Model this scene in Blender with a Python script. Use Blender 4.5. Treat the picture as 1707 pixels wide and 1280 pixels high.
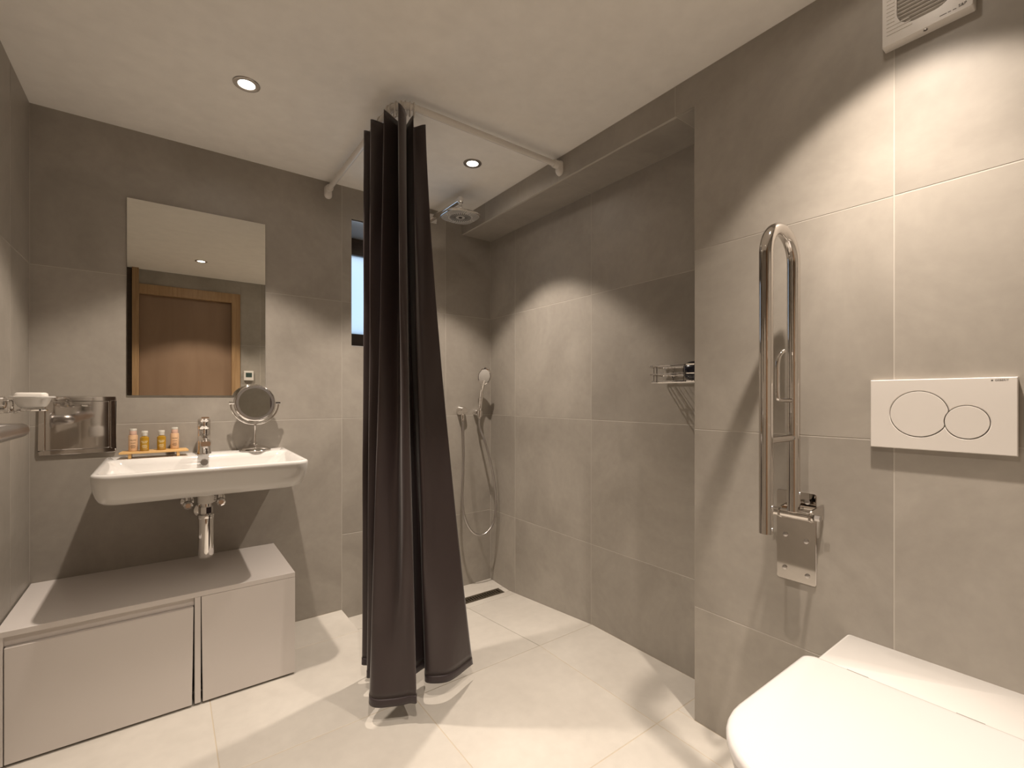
import bpy, bmesh, math, random
from mathutils import Vector, Matrix
random.seed(7)
PI = math.pi
for o in list(bpy.data.objects):
    bpy.data.objects.remove(o, do_unlink=True)
SC = bpy.context.scene
COL = SC.collection

# ------------------------------------------------------------------ camera, light, exposure
CAM_H = 1.09
cd = bpy.data.cameras.new('camera'); cam = bpy.data.objects.new('camera', cd); COL.objects.link(cam)
cd.sensor_width = 36.0; cd.lens = 777.18 * 36 / 1707
cd.shift_y = (663.13 - 640) / 1707
cd.clip_start = 0.02
cam.location = (0, 0, CAM_H)
cam.rotation_euler = (PI / 2, 0, -0.6371)
SC.camera = cam
SC.view_settings.view_transform = 'Standard'
SC.view_settings.look = 'None'
SC.view_settings.exposure = 0.05
SC.view_settings.gamma = 1.0
SC.view_settings.use_curve_mapping = False
SPOT_W = 39.0       # wide beam of each downlight
CORE_W = 54.0       # its brighter centre
SPILL_W = 0.8       # weak wide-angle spill of the lens
SPOT_COL = (1.0, 0.855, 0.725)
world = bpy.data.worlds.new('world'); SC.world = world; world.use_nodes = True
bg = world.node_tree.nodes['Background']
bg.inputs[0].default_value = (0.60, 0.78, 1.0, 1); bg.inputs[1].default_value = 1.45

# ------------------------------------------------------------------ room dimensions (metres)
B = 2.4506      # mirror wall
R = 1.4344      # wall with the flush plate
N = 1.6439      # back of the shower niche
L = -0.4094     # left wall
H = 2.1835      # ceiling
S = 2.0767      # underside of the bulkhead
D = -0.163      # door wall
NY = 0.901      # near side of the niche
J1, J2, J3 = 0.3864, 0.9849, 1.5862     # horizontal tile joints

# ------------------------------------------------------------------ materials
def mat(name, col=(.5, .5, .5), rough=.5, metal=0.0, spec=.5, **kw):
    m = bpy.data.materials.new(name); m.use_nodes = True
    b = m.node_tree.nodes['Principled BSDF']
    b.inputs['Base Color'].default_value = (*col, 1)
    b.inputs['Roughness'].default_value = rough
    b.inputs['Metallic'].default_value = metal
    b.inputs['Specular IOR Level'].default_value = spec
    for k, v in kw.items():
        b.inputs[k].default_value = v
    return m

def stone(name, c1, c2, rough, per_tile=.10, scale=3.0, bump=.02, spec=.4, streak=(1, 1, 1)):
    m = mat(name, c1, rough, spec=spec)
    nt = m.node_tree; n = nt.nodes; l = nt.links; b = n['Principled BSDF']
    tc = n.new('ShaderNodeTexCoord'); oi = n.new('ShaderNodeObjectInfo')
    mp = n.new('ShaderNodeMapping'); mp.inputs['Scale'].default_value = streak
    off = n.new('ShaderNodeVectorMath'); off.operation = 'MULTIPLY_ADD'
    l.new(oi.outputs['Random'], off.inputs[0]); off.inputs[1].default_value = (37, 23, 51)
    l.new(tc.outputs['Object'], off.inputs[2]); l.new(off.outputs[0], mp.inputs[0])
    n1 = n.new('ShaderNodeTexNoise'); n1.inputs['Scale'].default_value = scale; n1.inputs['Detail'].default_value = 6; n1.inputs['Roughness'].default_value = .62
    n1.inputs['Distortion'].default_value = .6
    l.new(mp.outputs[0], n1.inputs['Vector'])
    n2 = n.new('ShaderNodeTexNoise'); n2.inputs['Scale'].default_value = scale * 14; n2.inputs['Detail'].default_value = 4
    l.new(mp.outputs[0], n2.inputs['Vector'])
    cr = n.new('ShaderNodeValToRGB'); cr.color_ramp.elements[0].position = .34; cr.color_ramp.elements[1].position = .68
    cr.color_ramp.elements[0].color = (*c1, 1); cr.color_ramp.elements[1].color = (*c2, 1)
    l.new(n1.outputs['Fac'], cr.inputs[0])
    # fine speckle and a per-tile tone
    mr = n.new('ShaderNodeMapRange'); mr.inputs['To Min'].default_value = .93; mr.inputs['To Max'].default_value = 1.07
    l.new(n2.outputs['Fac'], mr.inputs[0])
    m2 = n.new('ShaderNodeMapRange'); m2.inputs['To Min'].default_value = 1 - per_tile; m2.inputs['To Max'].default_value = 1 + per_tile
    l.new(oi.outputs['Random'], m2.inputs[0])
    mu = n.new('ShaderNodeMath'); mu.operation = 'MULTIPLY'; l.new(mr.outputs[0], mu.inputs[0]); l.new(m2.outputs[0], mu.inputs[1])
    sc = n.new('ShaderNodeVectorMath'); sc.operation = 'SCALE'; l.new(cr.outputs[0], sc.inputs[0]); l.new(mu.outputs[0], sc.inputs['Scale'])
    l.new(sc.outputs[0], b.inputs['Base Color'])
    bp = n.new('ShaderNodeBump'); bp.inputs['Strength'].default_value = bump; bp.inputs['Distance'].default_value = .01
    l.new(n1.outputs['Fac'], bp.inputs['Height']); l.new(bp.outputs[0], b.inputs['Normal'])
    return m

def wood(name, c1, c2, rough, scale=(2, 30, 30)):
    m = mat(name, c1, rough)
    nt = m.node_tree; n = nt.nodes; l = nt.links; b = n['Principled BSDF']
    tc = n.new('ShaderNodeTexCoord'); mp = n.new('ShaderNodeMapping'); mp.inputs['Scale'].default_value = scale
    l.new(tc.outputs['Object'], mp.inputs[0])
    n1 = n.new('ShaderNodeTexNoise'); n1.inputs['Scale'].default_value = 1.6; n1.inputs['Detail'].default_value = 5; n1.inputs['Distortion'].default_value = .8
    l.new(mp.outputs[0], n1.inputs['Vector'])
    cr = n.new('ShaderNodeValToRGB'); cr.color_ramp.elements[0].position = .3; cr.color_ramp.elements[1].position = .72
    cr.color_ramp.elements[0].color = (*c1, 1); cr.color_ramp.elements[1].color = (*c2, 1)
    l.new(n1.outputs['Fac'], cr.inputs[0]); l.new(cr.outputs[0], b.inputs['Base Color'])
    return m

M = {}
M['tile'] = stone('wall_tile_stone', (.31, .285, .25), (.395, .366, .324), .42, per_tile=.06, scale=2.6, bump=.03)
M['ftile'] = stone('floor_tile_stone', (.525, .497, .448), (.61, .583, .53), .38, per_tile=.03, scale=1.8, bump=.015, spec=.35)
M['grout'] = mat('grey_grout', (.48, .45, .405), .9)
M['fgrout'] = mat('sand_grout', (.50, .43, .33), .9)
M['ceiling'] = stone('ceiling_paint', (.89, .87, .83), (.905, .885, .845), .7, per_tile=0, scale=1.2, bump=.01, spec=.2)
M['ceramic'] = mat('white_ceramic', (.70, .685, .66), .08, spec=.6)
M['seat'] = mat('white_duroplast', (.66, .645, .635), .22)
M['plastic'] = mat('white_plastic', (.72, .69, .65), .35)
M['rail'] = mat('white_enamel', (.74, .71, .67), .25)
M['chrome'] = mat('chrome', (.82, .80, .78), .06, 1.0)
M['headchrome'] = mat('shower_head_chrome', (.82, .80, .78), .09, 1.0)
M['steel'] = mat('polished_steel', (.66, .63, .60), .045, 1.0)
M['brushed'] = mat('brushed_steel', (.55, .53, .52), .3, 1.0)
M['mirror'] = mat('mirror_glass', (.76, .75, .70), .0, 1.0)
M['edge'] = mat('mirror_edge', (.25, .27, .25), .3)
M['lacquer'] = mat('pale_grey_lacquer', (.70, .66, .63), .16, spec=.5)
M['dark'] = mat('dark_gap', (.02, .018, .015), .6)
M['black'] = mat('black_rubber', (.03, .03, .03), .5)
M['drain'] = mat('bronze_grate', (.16, .135, .10), .4, .8)
M['oak'] = wood('oak', (.31, .19, .095), (.44, .29, .155), .45, (30, 30, 2))
M['doorp'] = wood('door_veneer', (.25, .162, .105), (.285, .19, .125), .5, (6, 6, 1))
M['bamboo'] = wood('bamboo', (.60, .36, .13), (.72, .46, .19), .4, (3, 40, 40))
M['frame'] = wood('dark_window_timber', (.045, .028, .018), (.065, .04, .026), .45, (4, 4, 30))
M['reveal'] = mat('reveal_plaster', (.45, .45, .45), .2)
M['nozzle'] = mat('grey_nozzle', (.07, .07, .07), .5)
M['headface'] = mat('shower_face', (.55, .53, .50), .3)
M['amber'] = mat('amber_oil', (.38, .21, .012), .06, spec=.6, **{'Coat Weight': .6})
M['clearcap'] = mat('frosted_clear_cap', (.60, .58, .52), .25)
M['peach'] = mat('peach_bottle', (.74, .50, .31), .3)
M['pinkcap'] = mat('pink_neck', (.62, .42, .33), .35)
M['print'] = mat('brown_print', (.16, .10, .06), .6)
M['printw'] = mat('cream_print', (.80, .72, .45), .6)
M['printg'] = mat('grey_print', (.12, .11, .10), .6)
M['soap'] = mat('white_soap', (.78, .75, .70), .45)
M['navy'] = mat('dark_navy_plastic', (.012, .012, .022), .2)
M['lcd'] = mat('lcd_green_grey', (.05, .08, .07), .3)

def curtain_mat():
    m = mat('aubergine_satin', (.042, .029, .029), .42, spec=.5, **{'Sheen Weight': .25, 'Sheen Roughness': .4})
    nt = m.node_tree; n = nt.nodes; l = nt.links; b = n['Principled BSDF']
    tc = n.new('ShaderNodeTexCoord'); n1 = n.new('ShaderNodeTexNoise'); n1.inputs['Scale'].default_value = 9; n1.inputs['Detail'].default_value = 3
    mp = n.new('ShaderNodeMapping'); mp.inputs['Scale'].default_value = (1, 1, .7)
    l.new(tc.outputs['Object'], mp.inputs[0]); l.new(mp.outputs[0], n1.inputs['Vector'])
    bp = n.new('ShaderNodeBump'); bp.inputs['Strength'].default_value = .18; bp.inputs['Distance'].default_value = .02
    l.new(n1.outputs['Fac'], bp.inputs['Height']); l.new(bp.outputs[0], b.inputs['Normal'])
    return m
M['curtain'] = curtain_mat()
M['hem'] = mat('aubergine_hem', (.032, .021, .023), .5, **{'Sheen Weight': .2})

def pane_mat():
    m = bpy.data.materials.new('frosted_pane'); m.use_nodes = True
    n = m.node_tree.nodes; l = m.node_tree.links; n.clear()
    out = n.new('ShaderNodeOutputMaterial'); tr = n.new('ShaderNodeBsdfTranslucent'); tr.inputs[0].default_value = (.92, .95, .96, 1)
    gl = n.new('ShaderNodeBsdfGlossy'); gl.inputs['Roughness'].default_value = .25
    mx = n.new('ShaderNodeMixShader'); mx.inputs[0].default_value = .06
    l.new(tr.outputs[0], mx.inputs[1]); l.new(gl.outputs[0], mx.inputs[2]); l.new(mx.outputs[0], out.inputs[0])
    return m
M['pane'] = pane_mat()
def emit_mat(name, col, st):
    m = bpy.data.materials.new(name); m.use_nodes = True
    n = m.node_tree.nodes; l = m.node_tree.links; n.clear()
    out = n.new('ShaderNodeOutputMaterial'); e = n.new('ShaderNodeEmission'); e.inputs[0].default_value = (*col, 1); e.inputs[1].default_value = st
    l.new(e.outputs[0], out.inputs[0]); return m
M['led'] = emit_mat('led_lens', (1, .90, .76), 9.0)

# ------------------------------------------------------------------ mesh helpers (all in world metres)
def nb(): return bmesh.new()
def box(bm, x0, x1, y0, y1, z0, z1):
    vs = [bm.verts.new((x, y, z)) for z in (z0, z1) for x, y in ((x0, y0), (x1, y0), (x1, y1), (x0, y1))]
    for f in ((3, 2, 1, 0), (4, 5, 6, 7), (0, 1, 5, 4), (1, 2, 6, 5), (2, 3, 7, 6), (3, 0, 4, 7)):
        bm.faces.new([vs[i] for i in f])
    return bm
def bxo(*a): return box(nb(), *a)
def frames(pts, closed=False):
    n = len(pts); P = [Vector(p) for p in pts]; T = []
    for i in range(n):
        a = P[(i - 1) % n] if (closed or i > 0) else P[i]; c = P[(i + 1) % n] if (closed or i < n - 1) else P[i]
        T.append((c - a).normalized())
    up = Vector((0, 0, 1)) if abs(T[0].z) < .9 else Vector((1, 0, 0))
    u = T[0].cross(up).normalized(); out = []
    for i in range(n):
        u = (u - T[i] * u.dot(T[i])).normalized()
        out.append((P[i], u, T[i].cross(u)))
    return out
def tube(bm, pts, r, seg=12, closed=False, cap=True):
    rr = r if isinstance(r, (list, tuple)) else [r] * len(pts)
    rings = []
    for (p, u, v), q in zip(frames(pts, closed), rr):
        rings.append([bm.verts.new(p + (u * math.cos(2 * PI * k / seg) + v * math.sin(2 * PI * k / seg)) * q) for k in range(seg)])
    m = len(rings)
    for i in range(m if closed else m - 1):
        a, b = rings[i], rings[(i + 1) % m]
        for k in range(seg): bm.faces.new((a[k], a[(k + 1) % seg], b[(k + 1) % seg], b[k]))
    if cap and not closed:
        bm.faces.new(rings[0][::-1]); bm.faces.new(rings[-1])
    return bm
def lathe(bm, prof, c, axis=(0, 0, 1), seg=32, sx=1.0, sy=1.0):
    ax = Vector(axis).normalized(); t = Vector((1, 0, 0)) if abs(ax.x) < .9 else Vector((0, 1, 0))
    u = (t - ax * t.dot(ax)).normalized(); v = ax.cross(u); c = Vector(c); rings = []
    for r, z in prof:
        if r < 1e-6: rings.append([bm.verts.new(c + ax * z)])
        else: rings.append([bm.verts.new(c + ax * z + u * math.cos(2 * PI * k / seg) * r * sx + v * math.sin(2 * PI * k / seg) * r * sy) for k in range(seg)])
    for a, b in zip(rings, rings[1:]):
        for k in range(seg):
            k2 = (k + 1) % seg
            if len(a) == 1 and len(b) == 1: continue
            if len(a) == 1: bm.faces.new((a[0], b[k2], b[k]))
            elif len(b) == 1: bm.faces.new((a[k], a[k2], b[0]))
            else: bm.faces.new((a[k], a[k2], b[k2], b[k]))
    for ring, rev in ((rings[0], True), (rings[-1], False)):
        if len(ring) > 1: bm.faces.new(ring[::-1] if rev else ring)
    return bm
def rrect(x0, x1, y0, y1, r, n=8):
    """rounded rectangle, r = radius or (x0y0, x1y0, x1y1, x0y1)"""
    r = r if isinstance(r, (list, tuple)) else (r,) * 4
    out = []
    for (cx, cy, q, a) in ((x0 + r[0], y0 + r[0], r[0], PI), (x1 - r[1], y0 + r[1], r[1], 1.5 * PI), (x1 - r[2], y1 - r[2], r[2], 0), (x0 + r[3], y1 - r[3], r[3], .5 * PI)):
        for k in range(n + 1):
            t = a + k / n * PI / 2
            out.append((cx + q * math.cos(t), cy + q * math.sin(t)))
    return out
def loft(bm, rings, cap0=True, cap1=True):
    R_ = [[bm.verts.new(p) for p in ring] for ring in rings]
    n = len(R_[0])
    for a, b in zip(R_, R_[1:]):
        for k in range(n): bm.faces.new((a[k], a[(k + 1) % n], b[(k + 1) % n], b[k]))
    if cap0: bm.faces.new(R_[0][::-1])
    if cap1: bm.faces.new(R_[-1])
    return bm
def ring_z(pl, z): return [(x, y, z) for x, y in pl]
def prism(bm, poly, f0, f1):
    """poly in 2d, f0/f1 map a 2d point to 3d for both ends"""
    return loft(bm, [[f0(*p) for p in poly], [f1(*p) for p in poly]])
def arc(c, r, a0, a1, n, f):
    return [f(c[0] + r * math.cos(a0 + (a1 - a0) * k / n), c[1] + r * math.sin(a0 + (a1 - a0) * k / n)) for k in range(n + 1)]
def catmull(P, n, closed=False):
    P = [Vector(p) for p in P]; m = len(P); out = []
    for i in range(m if closed else m - 1):
        p0 = P[(i - 1) % m] if (closed or i > 0) else P[0] * 2 - P[1]
        p1, p2 = P[i], P[(i + 1) % m]
        p3 = P[(i + 2) % m] if (closed or i < m - 2) else P[-1] * 2 - P[-2]
        for k in range(n):
            t = k / n
            out.append(.5 * ((2 * p1) + (p2 - p0) * t + (2 * p0 - 5 * p1 + 4 * p2 - p3) * t * t + (3 * p1 - p0 - 3 * p2 + p3) * t ** 3))
    if not closed: out.append(P[-1])
    return out

BASE = {}
def obj(name, bm, m, parent=None, smooth=False, bevel=0, origin=None, segs=2):
    o0 = Vector(BASE[parent.name]) if parent is not None else Vector(origin or (0, 0, 0))
    bmesh.ops.recalc_face_normals(bm, faces=bm.faces)
    bmesh.ops.translate(bm, verts=bm.verts, vec=-o0)
    me = bpy.data.meshes.new(name); bm.to_mesh(me); bm.free()
    o = bpy.data.objects.new(name, me); COL.objects.link(o)
    if m is not None: me.materials.append(M[m] if isinstance(m, str) else m)
    if parent is not None: o.parent = parent
    else: o.location = o0
    BASE[o.name] = tuple(o0)
    if smooth:
        for p in me.polygons: p.use_smooth = True
        me.set_sharp_from_angle(angle=math.radians(smooth if smooth is not True else 40))
    if bevel:
        md = o.modifiers.new('bevel', 'BEVEL'); md.width = bevel; md.segments = segs; md.limit_method = 'ANGLE'; md.angle_limit = math.radians(40)
    return o
def thing(name, label, cat, base, group=None):
    e = bpy.data.objects.new(name, None); COL.objects.link(e); e.location = base; e.empty_display_size = .05
    e['label'] = label; e['category'] = cat
    if group: e['group'] = group
    BASE[e.name] = tuple(base); return e
def tag(o, label, cat, group=None):
    o['label'] = label; o['category'] = cat
    if group: o['group'] = group
    return o
def struct(o): o['kind'] = 'structure'; return o
def lab(o, s): o['label'] = s; return o
def text(name, body, size, m, parent, origin, xdir, ydir, extrude=.0002, align='CENTER'):
    cu = bpy.data.curves.new(name, 'FONT'); cu.body = body; cu.size = size; cu.extrude = extrude; cu.align_x = align; cu.align_y = 'CENTER'
    t = bpy.data.objects.new(name, cu); COL.objects.link(t)
    bpy.context.view_layer.update()
    me = bpy.data.meshes.new_from_object(t.evaluated_get(bpy.context.evaluated_depsgraph_get()))
    bpy.data.objects.remove(t, do_unlink=True)
    x = Vector(xdir).normalized(); y = Vector(ydir).normalized(); z = x.cross(y)
    mw = Matrix((x, y, z)).transposed().to_4x4(); mw.translation = Vector(origin) - Vector(BASE[parent.name])
    me.transform(mw); me.name = name
    o = bpy.data.objects.new(name, me); COL.objects.link(o); me.materials.clear(); me.materials.append(M[m]); o.parent = parent
    BASE[o.name] = BASE[parent.name]; return o

# ------------------------------------------------------------------ room shell with separate tiles
TT = .010        # tile thickness
GAP = .0012      # half a joint
def tile(parent, to3, u0, u1, v0, v1, depth=TT, m='tile', holes=(), inset=True):
    """one tile; to3(u, v, w) maps wall coordinates to the world, w = 0 the visible face, w > 0 into the wall"""
    g = GAP
    u0 += g; u1 -= g; v0 += g; v1 -= g
    if u1 - u0 < .004 or v1 - v0 < .004: return
    us = [u0, u1]; vs = [v0, v1]; hit = False
    for a0, a1, b0, b1 in holes:
        if a1 <= u0 or a0 >= u1 or b1 <= v0 or b0 >= v1: continue
        hit = True
        us += [x for x in (a0, a1) if u0 < x < u1]; vs += [x for x in (b0, b1) if v0 < x < v1]
    us = sorted(set(us)); vs = sorted(set(vs))
    bm = nb(); n = 0
    for i in range(len(us) - 1):
        for j in range(len(vs) - 1):
            cu, cv = (us[i] + us[i + 1]) / 2, (vs[j] + vs[j + 1]) / 2
            if any(a0 < cu < a1 and b0 < cv < b1 for a0, a1, b0, b1 in holes): continue
            pl = ((us[i], vs[j]), (us[i + 1], vs[j]), (us[i + 1], vs[j + 1]), (us[i], vs[j + 1]))
            prism(bm, pl, lambda a, b: to3(a, b, depth), lambda a, b: to3(a, b, 0)); n += 1
    if not n: bm.free(); return
    if hit: bmesh.ops.remove_doubles(bm, verts=bm.verts, dist=1e-5)
    o = obj('tile', bm, m, parent, bevel=0 if hit else .0008, segs=1)
    return o
def tiles(parent, to3, us, vs, m='tile', holes=()):
    for a, b in zip(us, us[1:]):
        for c, d in zip(vs, vs[1:]):
            tile(parent, to3, a, b, c, d, m=m, holes=holes)
GR = .0006  # joints are recessed this far
WX0, WX1, WZ0, WZ1 = .773, 1.215, 1.359, 2.022    # window opening
WALL_T = .36

# mirror wall, cut out for the window
bm = nb(); yb0, yb1 = B + GR, B + WALL_T
for a in ((L - .2, WX0, -.12, H), (WX1, N + .2, -.12, H), (WX0, WX1, -.12, WZ0), (WX0, WX1, WZ1, H)):
    box(bm, a[0], a[1], yb0, yb1, a[2], a[3])
wall_back = struct(obj('wall_back', bm, 'grout'))
tb = lambda u, v, w: (u, B + w, v)
hole = [(WX0, WX1, WZ0, WZ1)]
tiles(wall_back, tb, [L, .724], [0, J2, J3, H], holes=hole)
tile(wall_back, tb, .724, 1.325, J3, H, holes=hole)
tile(wall_back, tb, 1.325, N, J3, H, holes=[(R, 3, S, 9)])
tiles(wall_back, tb, [.724, 1.325, N], [-.062, J1, J2, J3], holes=hole)

# left wall
wall_left = struct(obj('wall_left', bxo(L - .2, L - GR, D - .25, B + .1, -.1, H), 'grout'))
tl = lambda u, v, w: (L - w, u, v)
tiles(wall_left, tl, [D, .362, .97, 1.58, 2.19, B], [0, J1, J2, J3, H])

# flush-plate wall with the bulkhead over the niche
bm = nb(); box(bm, R + GR, R + .5, D - .25, NY - GR, -.1, H); box(bm, R + GR, N + .3, NY - GR, B + .1, S + GR, H)
wall_right = struct(obj('wall_right', bm, 'grout'))
tr_ = lambda u, v, w: (R + w, u, v)
tiles(wall_right, tr_, [D, .362, NY], [0, J1, J2, J3])
tiles(wall_right, tr_, [D, .362], [J3, H])
# the tile over the niche corner is notched round the opening
tile(wall_right, tr_, .362, .975, J3, H, holes=[(NY, 3, -1, S)])
tiles(wall_right, tr_, [.975, 1.58, 2.19, B], [S, H])
# niche side and soffit
tiles(wall_right, lambda u, v, w: (u, NY - w, v), [R + TT, N], [0, J1, J2, J3, S])
tiles(wall_right, lambda u, v, w: (u, v, S + w), [R + TT, N], [NY, .975, 1.58, 2.19, B])
# niche wall
wall_niche = struct(obj('wall_niche', bxo(N + GR, N + .25, NY - .1, B + .1, -.12, S + .05), 'grout'))
tiles(wall_niche, lambda u, v, w: (N + w, u, v), [NY, .975, 1.5805, 2.1905, B], [-.075, J1, J2, J3, S])

# door wall
DX0, DX1, DZ = -.19, .485, 1.977
bm = nb()
for a in ((L - .2, -.235, 0, H), (.554, R + .2, -.1, H), (-.235, .554, 2.06, H)):
    box(bm, a[0], a[1], D - .2, D - GR, a[2], a[3])
wall_door = struct(obj('wall_door', bm, 'grout'))
td = lambda u, v, w: (u, D - w, v)
tiles(wall_door, td, [.554, .724, 1.325, R], [0, J1, J2, J3, H])
tile(wall_door, td, -.19, .554, 2.06, H)
door = struct(obj('door_1', bxo(DX0, DX1, D - .075, D - .035, .006, DZ), 'doorp', bevel=.002))
bm = nb(); lathe(bm, [(.0, 0), (.024, 0), (.024, .006), (.009, .007), (.009, .045), (0, .045)], (-.135, D - .035, 1.03), (0, 1, 0), 20)
tube(bm, [(-.135, D + .006, 1.03), (-.08, D + .008, 1.03), (-.02, D + .008, 1.03)], .008)
obj('door_handle', bm, 'brushed', door, smooth=True)
bm = nb()
box(bm, DX1, .554, D - .08, D + .012, 0, 2.06); box(bm, DX0, DX1, D - .08, D + .012, DZ, 2.06)
struct(obj('trim_1', bm, 'oak', bevel=.002))
struct(obj('trim_2', bxo(-.235, DX0, D - .08, D + .05, 0, H), 'oak', bevel=.002))
struct(obj('dark_panel', bxo(L, -.235, D - .08, D + .012, 0, H), 'frame', bevel=.002))  # plain dark panel filling the strip between oak post and left wall
bm = nb(); box(bm, -.5, .62, D - .25, D - .082, -.1, H)
struct(obj('wall_behind_door', bm, 'frame'))

# floor: flat tiles and the tiles falling to the shower drain
YS, XS = 1.577, .724
def sh_z(x, y):
    if y <= YS: return 0.0
    if y <= 2.245: return -.060 * (y - YS) / (2.245 - YS)
    return -.060 + .010 * (y - 2.245) / (B - 2.245)
floor = struct(obj('floor', bxo(L - .2, N + .3, D - .25, B + .2, -.22, -.085), 'fgrout'))
# screed under the flat tiles, leaving the shower low
bm = nb(); box(bm, L - .1, N + .2, D - .2, YS, -.09, -.0007); box(bm, L - .1, XS - .002, YS, B + .1, -.09, -.0007)
def slope(y): return -.012 - .073 * (y - YS) / (B + .1 - YS)
for xa, xb, ya, yb in ((XS - .002, N + .1, YS, 2.245), (XS - .002, N + .1, 2.312, B + .1), (XS - .002, .80, 2.245, 2.312), (1.607, N + .1, 2.245, 2.312)):
    loft(bm, [[(xa, ya, -.09), (xb, ya, -.09), (xb, yb, -.09), (xa, yb, -.09)], [(xa, ya, slope(ya)), (xb, ya, slope(ya)), (xb, yb, slope(yb)), (xa, yb, slope(yb))]])
obj('screed', bm, 'fgrout', floor)
tf = lambda u, v, w: (u, v, -w)
XF = [L, .124, XS, 1.318, R]
tiles(floor, tf, XF, [D, .36, .966], m='ftile', holes=[(R, 3, -1, NY)])
tiles(floor, tf, XF[:-1], [.966, YS], m='ftile')
tile(floor, tf, 1.318, N, .966, YS, m='ftile')
tile(floor, tf, R, N, NY, .966, m='ftile')
tiles(floor, tf, [L, .124, XS], [YS, 2.182, B], m='ftile')
ts = lambda u, v, w: (u, v, sh_z(u, v) - w)
DRX0, DRX1, DRY0, DRY1 = .80, 1.607, 2.245, 2.312
tiles(floor, ts, [XS, 1.318, N], [YS, 2.182], m='ftile')
tiles(floor, ts, [XS, 1.318, N], [2.182, DRY0], m='ftile')
tiles(floor, ts, [XS, 1.318, N], [DRY1, B], m='ftile')
tile(floor, ts, XS, DRX0, DRY0, DRY1, m='ftile'); tile(floor, ts, DRX1, N, DRY0, DRY1, m='ftile')

# ceiling
ceiling = struct(obj('ceiling', bxo(L - .2, N + .3, D - .25, B + .2, H, H + .15), 'ceiling'))

# window: reveal, timber frame, frosted pane
WY = B + .285
win = struct(obj('window_1', None or (lambda bm: (
    [box(bm, *a) for a in ((WX0, WX1, WY, WY + .05, WZ1 - .098, WZ1), (WX0, WX1, WY, WY + .05, WZ0, WZ0 + .105), (WX0, WX0 + .05, WY, WY + .05, WZ0 + .105, WZ1 - .098), (WX1 - .06, WX1, WY, WY + .05, WZ0 + .105, WZ1 - .098))], bm)[1])(nb()), 'frame', bevel=.003))
obj('pane', bxo(WX0 + .048, WX1 - .058, WY + .022, WY + .03, WZ0 + .10, WZ1 - .093), 'pane', win)
bm = nb(); g0, g1 = B + .011, WY
box(bm, WX0 - .001, WX0 + .002, g0, g1, WZ0, WZ1); box(bm, WX1 - .002, WX1 + .001, g0, g1, WZ0, WZ1)
box(bm, WX0, WX1, g0, g1, WZ1 - .002, WZ1 + .001)
obj('reveal', bm, 'reveal', win)
obj('sill', bxo(WX0, WX1, B + .0, WY, WZ0 - .001, WZ0 + .004), 'reveal', win)

# ------------------------------------------------------------------ downlights
def downlight(x, y, label, wide=1.0, core=1.0, off=''):   # off = '_offscreen' for the fittings above and behind the frame
    t = thing('ceiling_downlight', label, 'downlight', (x, y, H), 'recessed ceiling downlights')
    bm = nb(); lathe(bm, [(.027, 0), (.027, -.0025), (.031, -.003), (.037, -.0035), (.0415, -.003), (.043, 0)], (x, y, H), seg=40)
    obj('ring', bm, 'brushed', t, smooth=True)
    bm = nb(); lathe(bm, [(0, -.0012), (.0268, -.0012), (.0268, 0), (0, 0)], (x, y, H), seg=32)
    obj('lens', bm, 'led', t)
    ld = bpy.data.lights.new('downlight_beam' + off, 'SPOT'); ld.energy = SPOT_W * wide; ld.color = SPOT_COL
    ld.spot_size = math.radians(98); ld.spot_blend = .30; ld.shadow_soft_size = .018
    lo = bpy.data.objects.new('downlight_beam' + off, ld); COL.objects.link(lo); lo.parent = t; lo.location = (0, 0, -.022)
    lc = bpy.data.lights.new('downlight_core' + off, 'SPOT'); lc.energy = CORE_W * core; lc.color = SPOT_COL
    lc.spot_size = math.radians(84); lc.spot_blend = 1.0; lc.shadow_soft_size = .018
    lo = bpy.data.objects.new('downlight_core' + off, lc); COL.objects.link(lo); lo.parent = t; lo.location = (0, 0, -.022)
    lc = bpy.data.lights.new('downlight_spill' + off, 'SPOT'); lc.energy = SPILL_W; lc.color = SPOT_COL
    lc.spot_size = math.radians(172); lc.spot_blend = .25; lc.shadow_soft_size = .018
    lo = bpy.data.objects.new('downlight_spill' + off, lc); COL.objects.link(lo); lo.parent = t; lo.location = (0, 0, -.022)
    return t
downlight(.223, 1.857, 'recessed round ceiling downlight above the washbasin')
downlight(1.145, 1.857, 'recessed round ceiling downlight above the shower head')
downlight(.220, .41, 'recessed round ceiling downlight in front of the door, seen in the mirror', 1.0, 1.3, '_offscreen')
downlight(1.145, .33, 'recessed round ceiling downlight above the toilet', .70, 1.6, '_offscreen')

# ------------------------------------------------------------------ wall mirror
t = thing('wall_mirror', 'frameless rectangular wall mirror above the washbasin reflecting the door', 'mirror', (.12, B, 1.10))
obj('backing', bxo(-.131, .371, B - .0045, B, 1.10, 1.903), 'edge', t)
obj('glass', bxo(-.1305, .3705, B - .0055, B - .0047, 1.1005, 1.9025), 'mirror', t)

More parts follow.
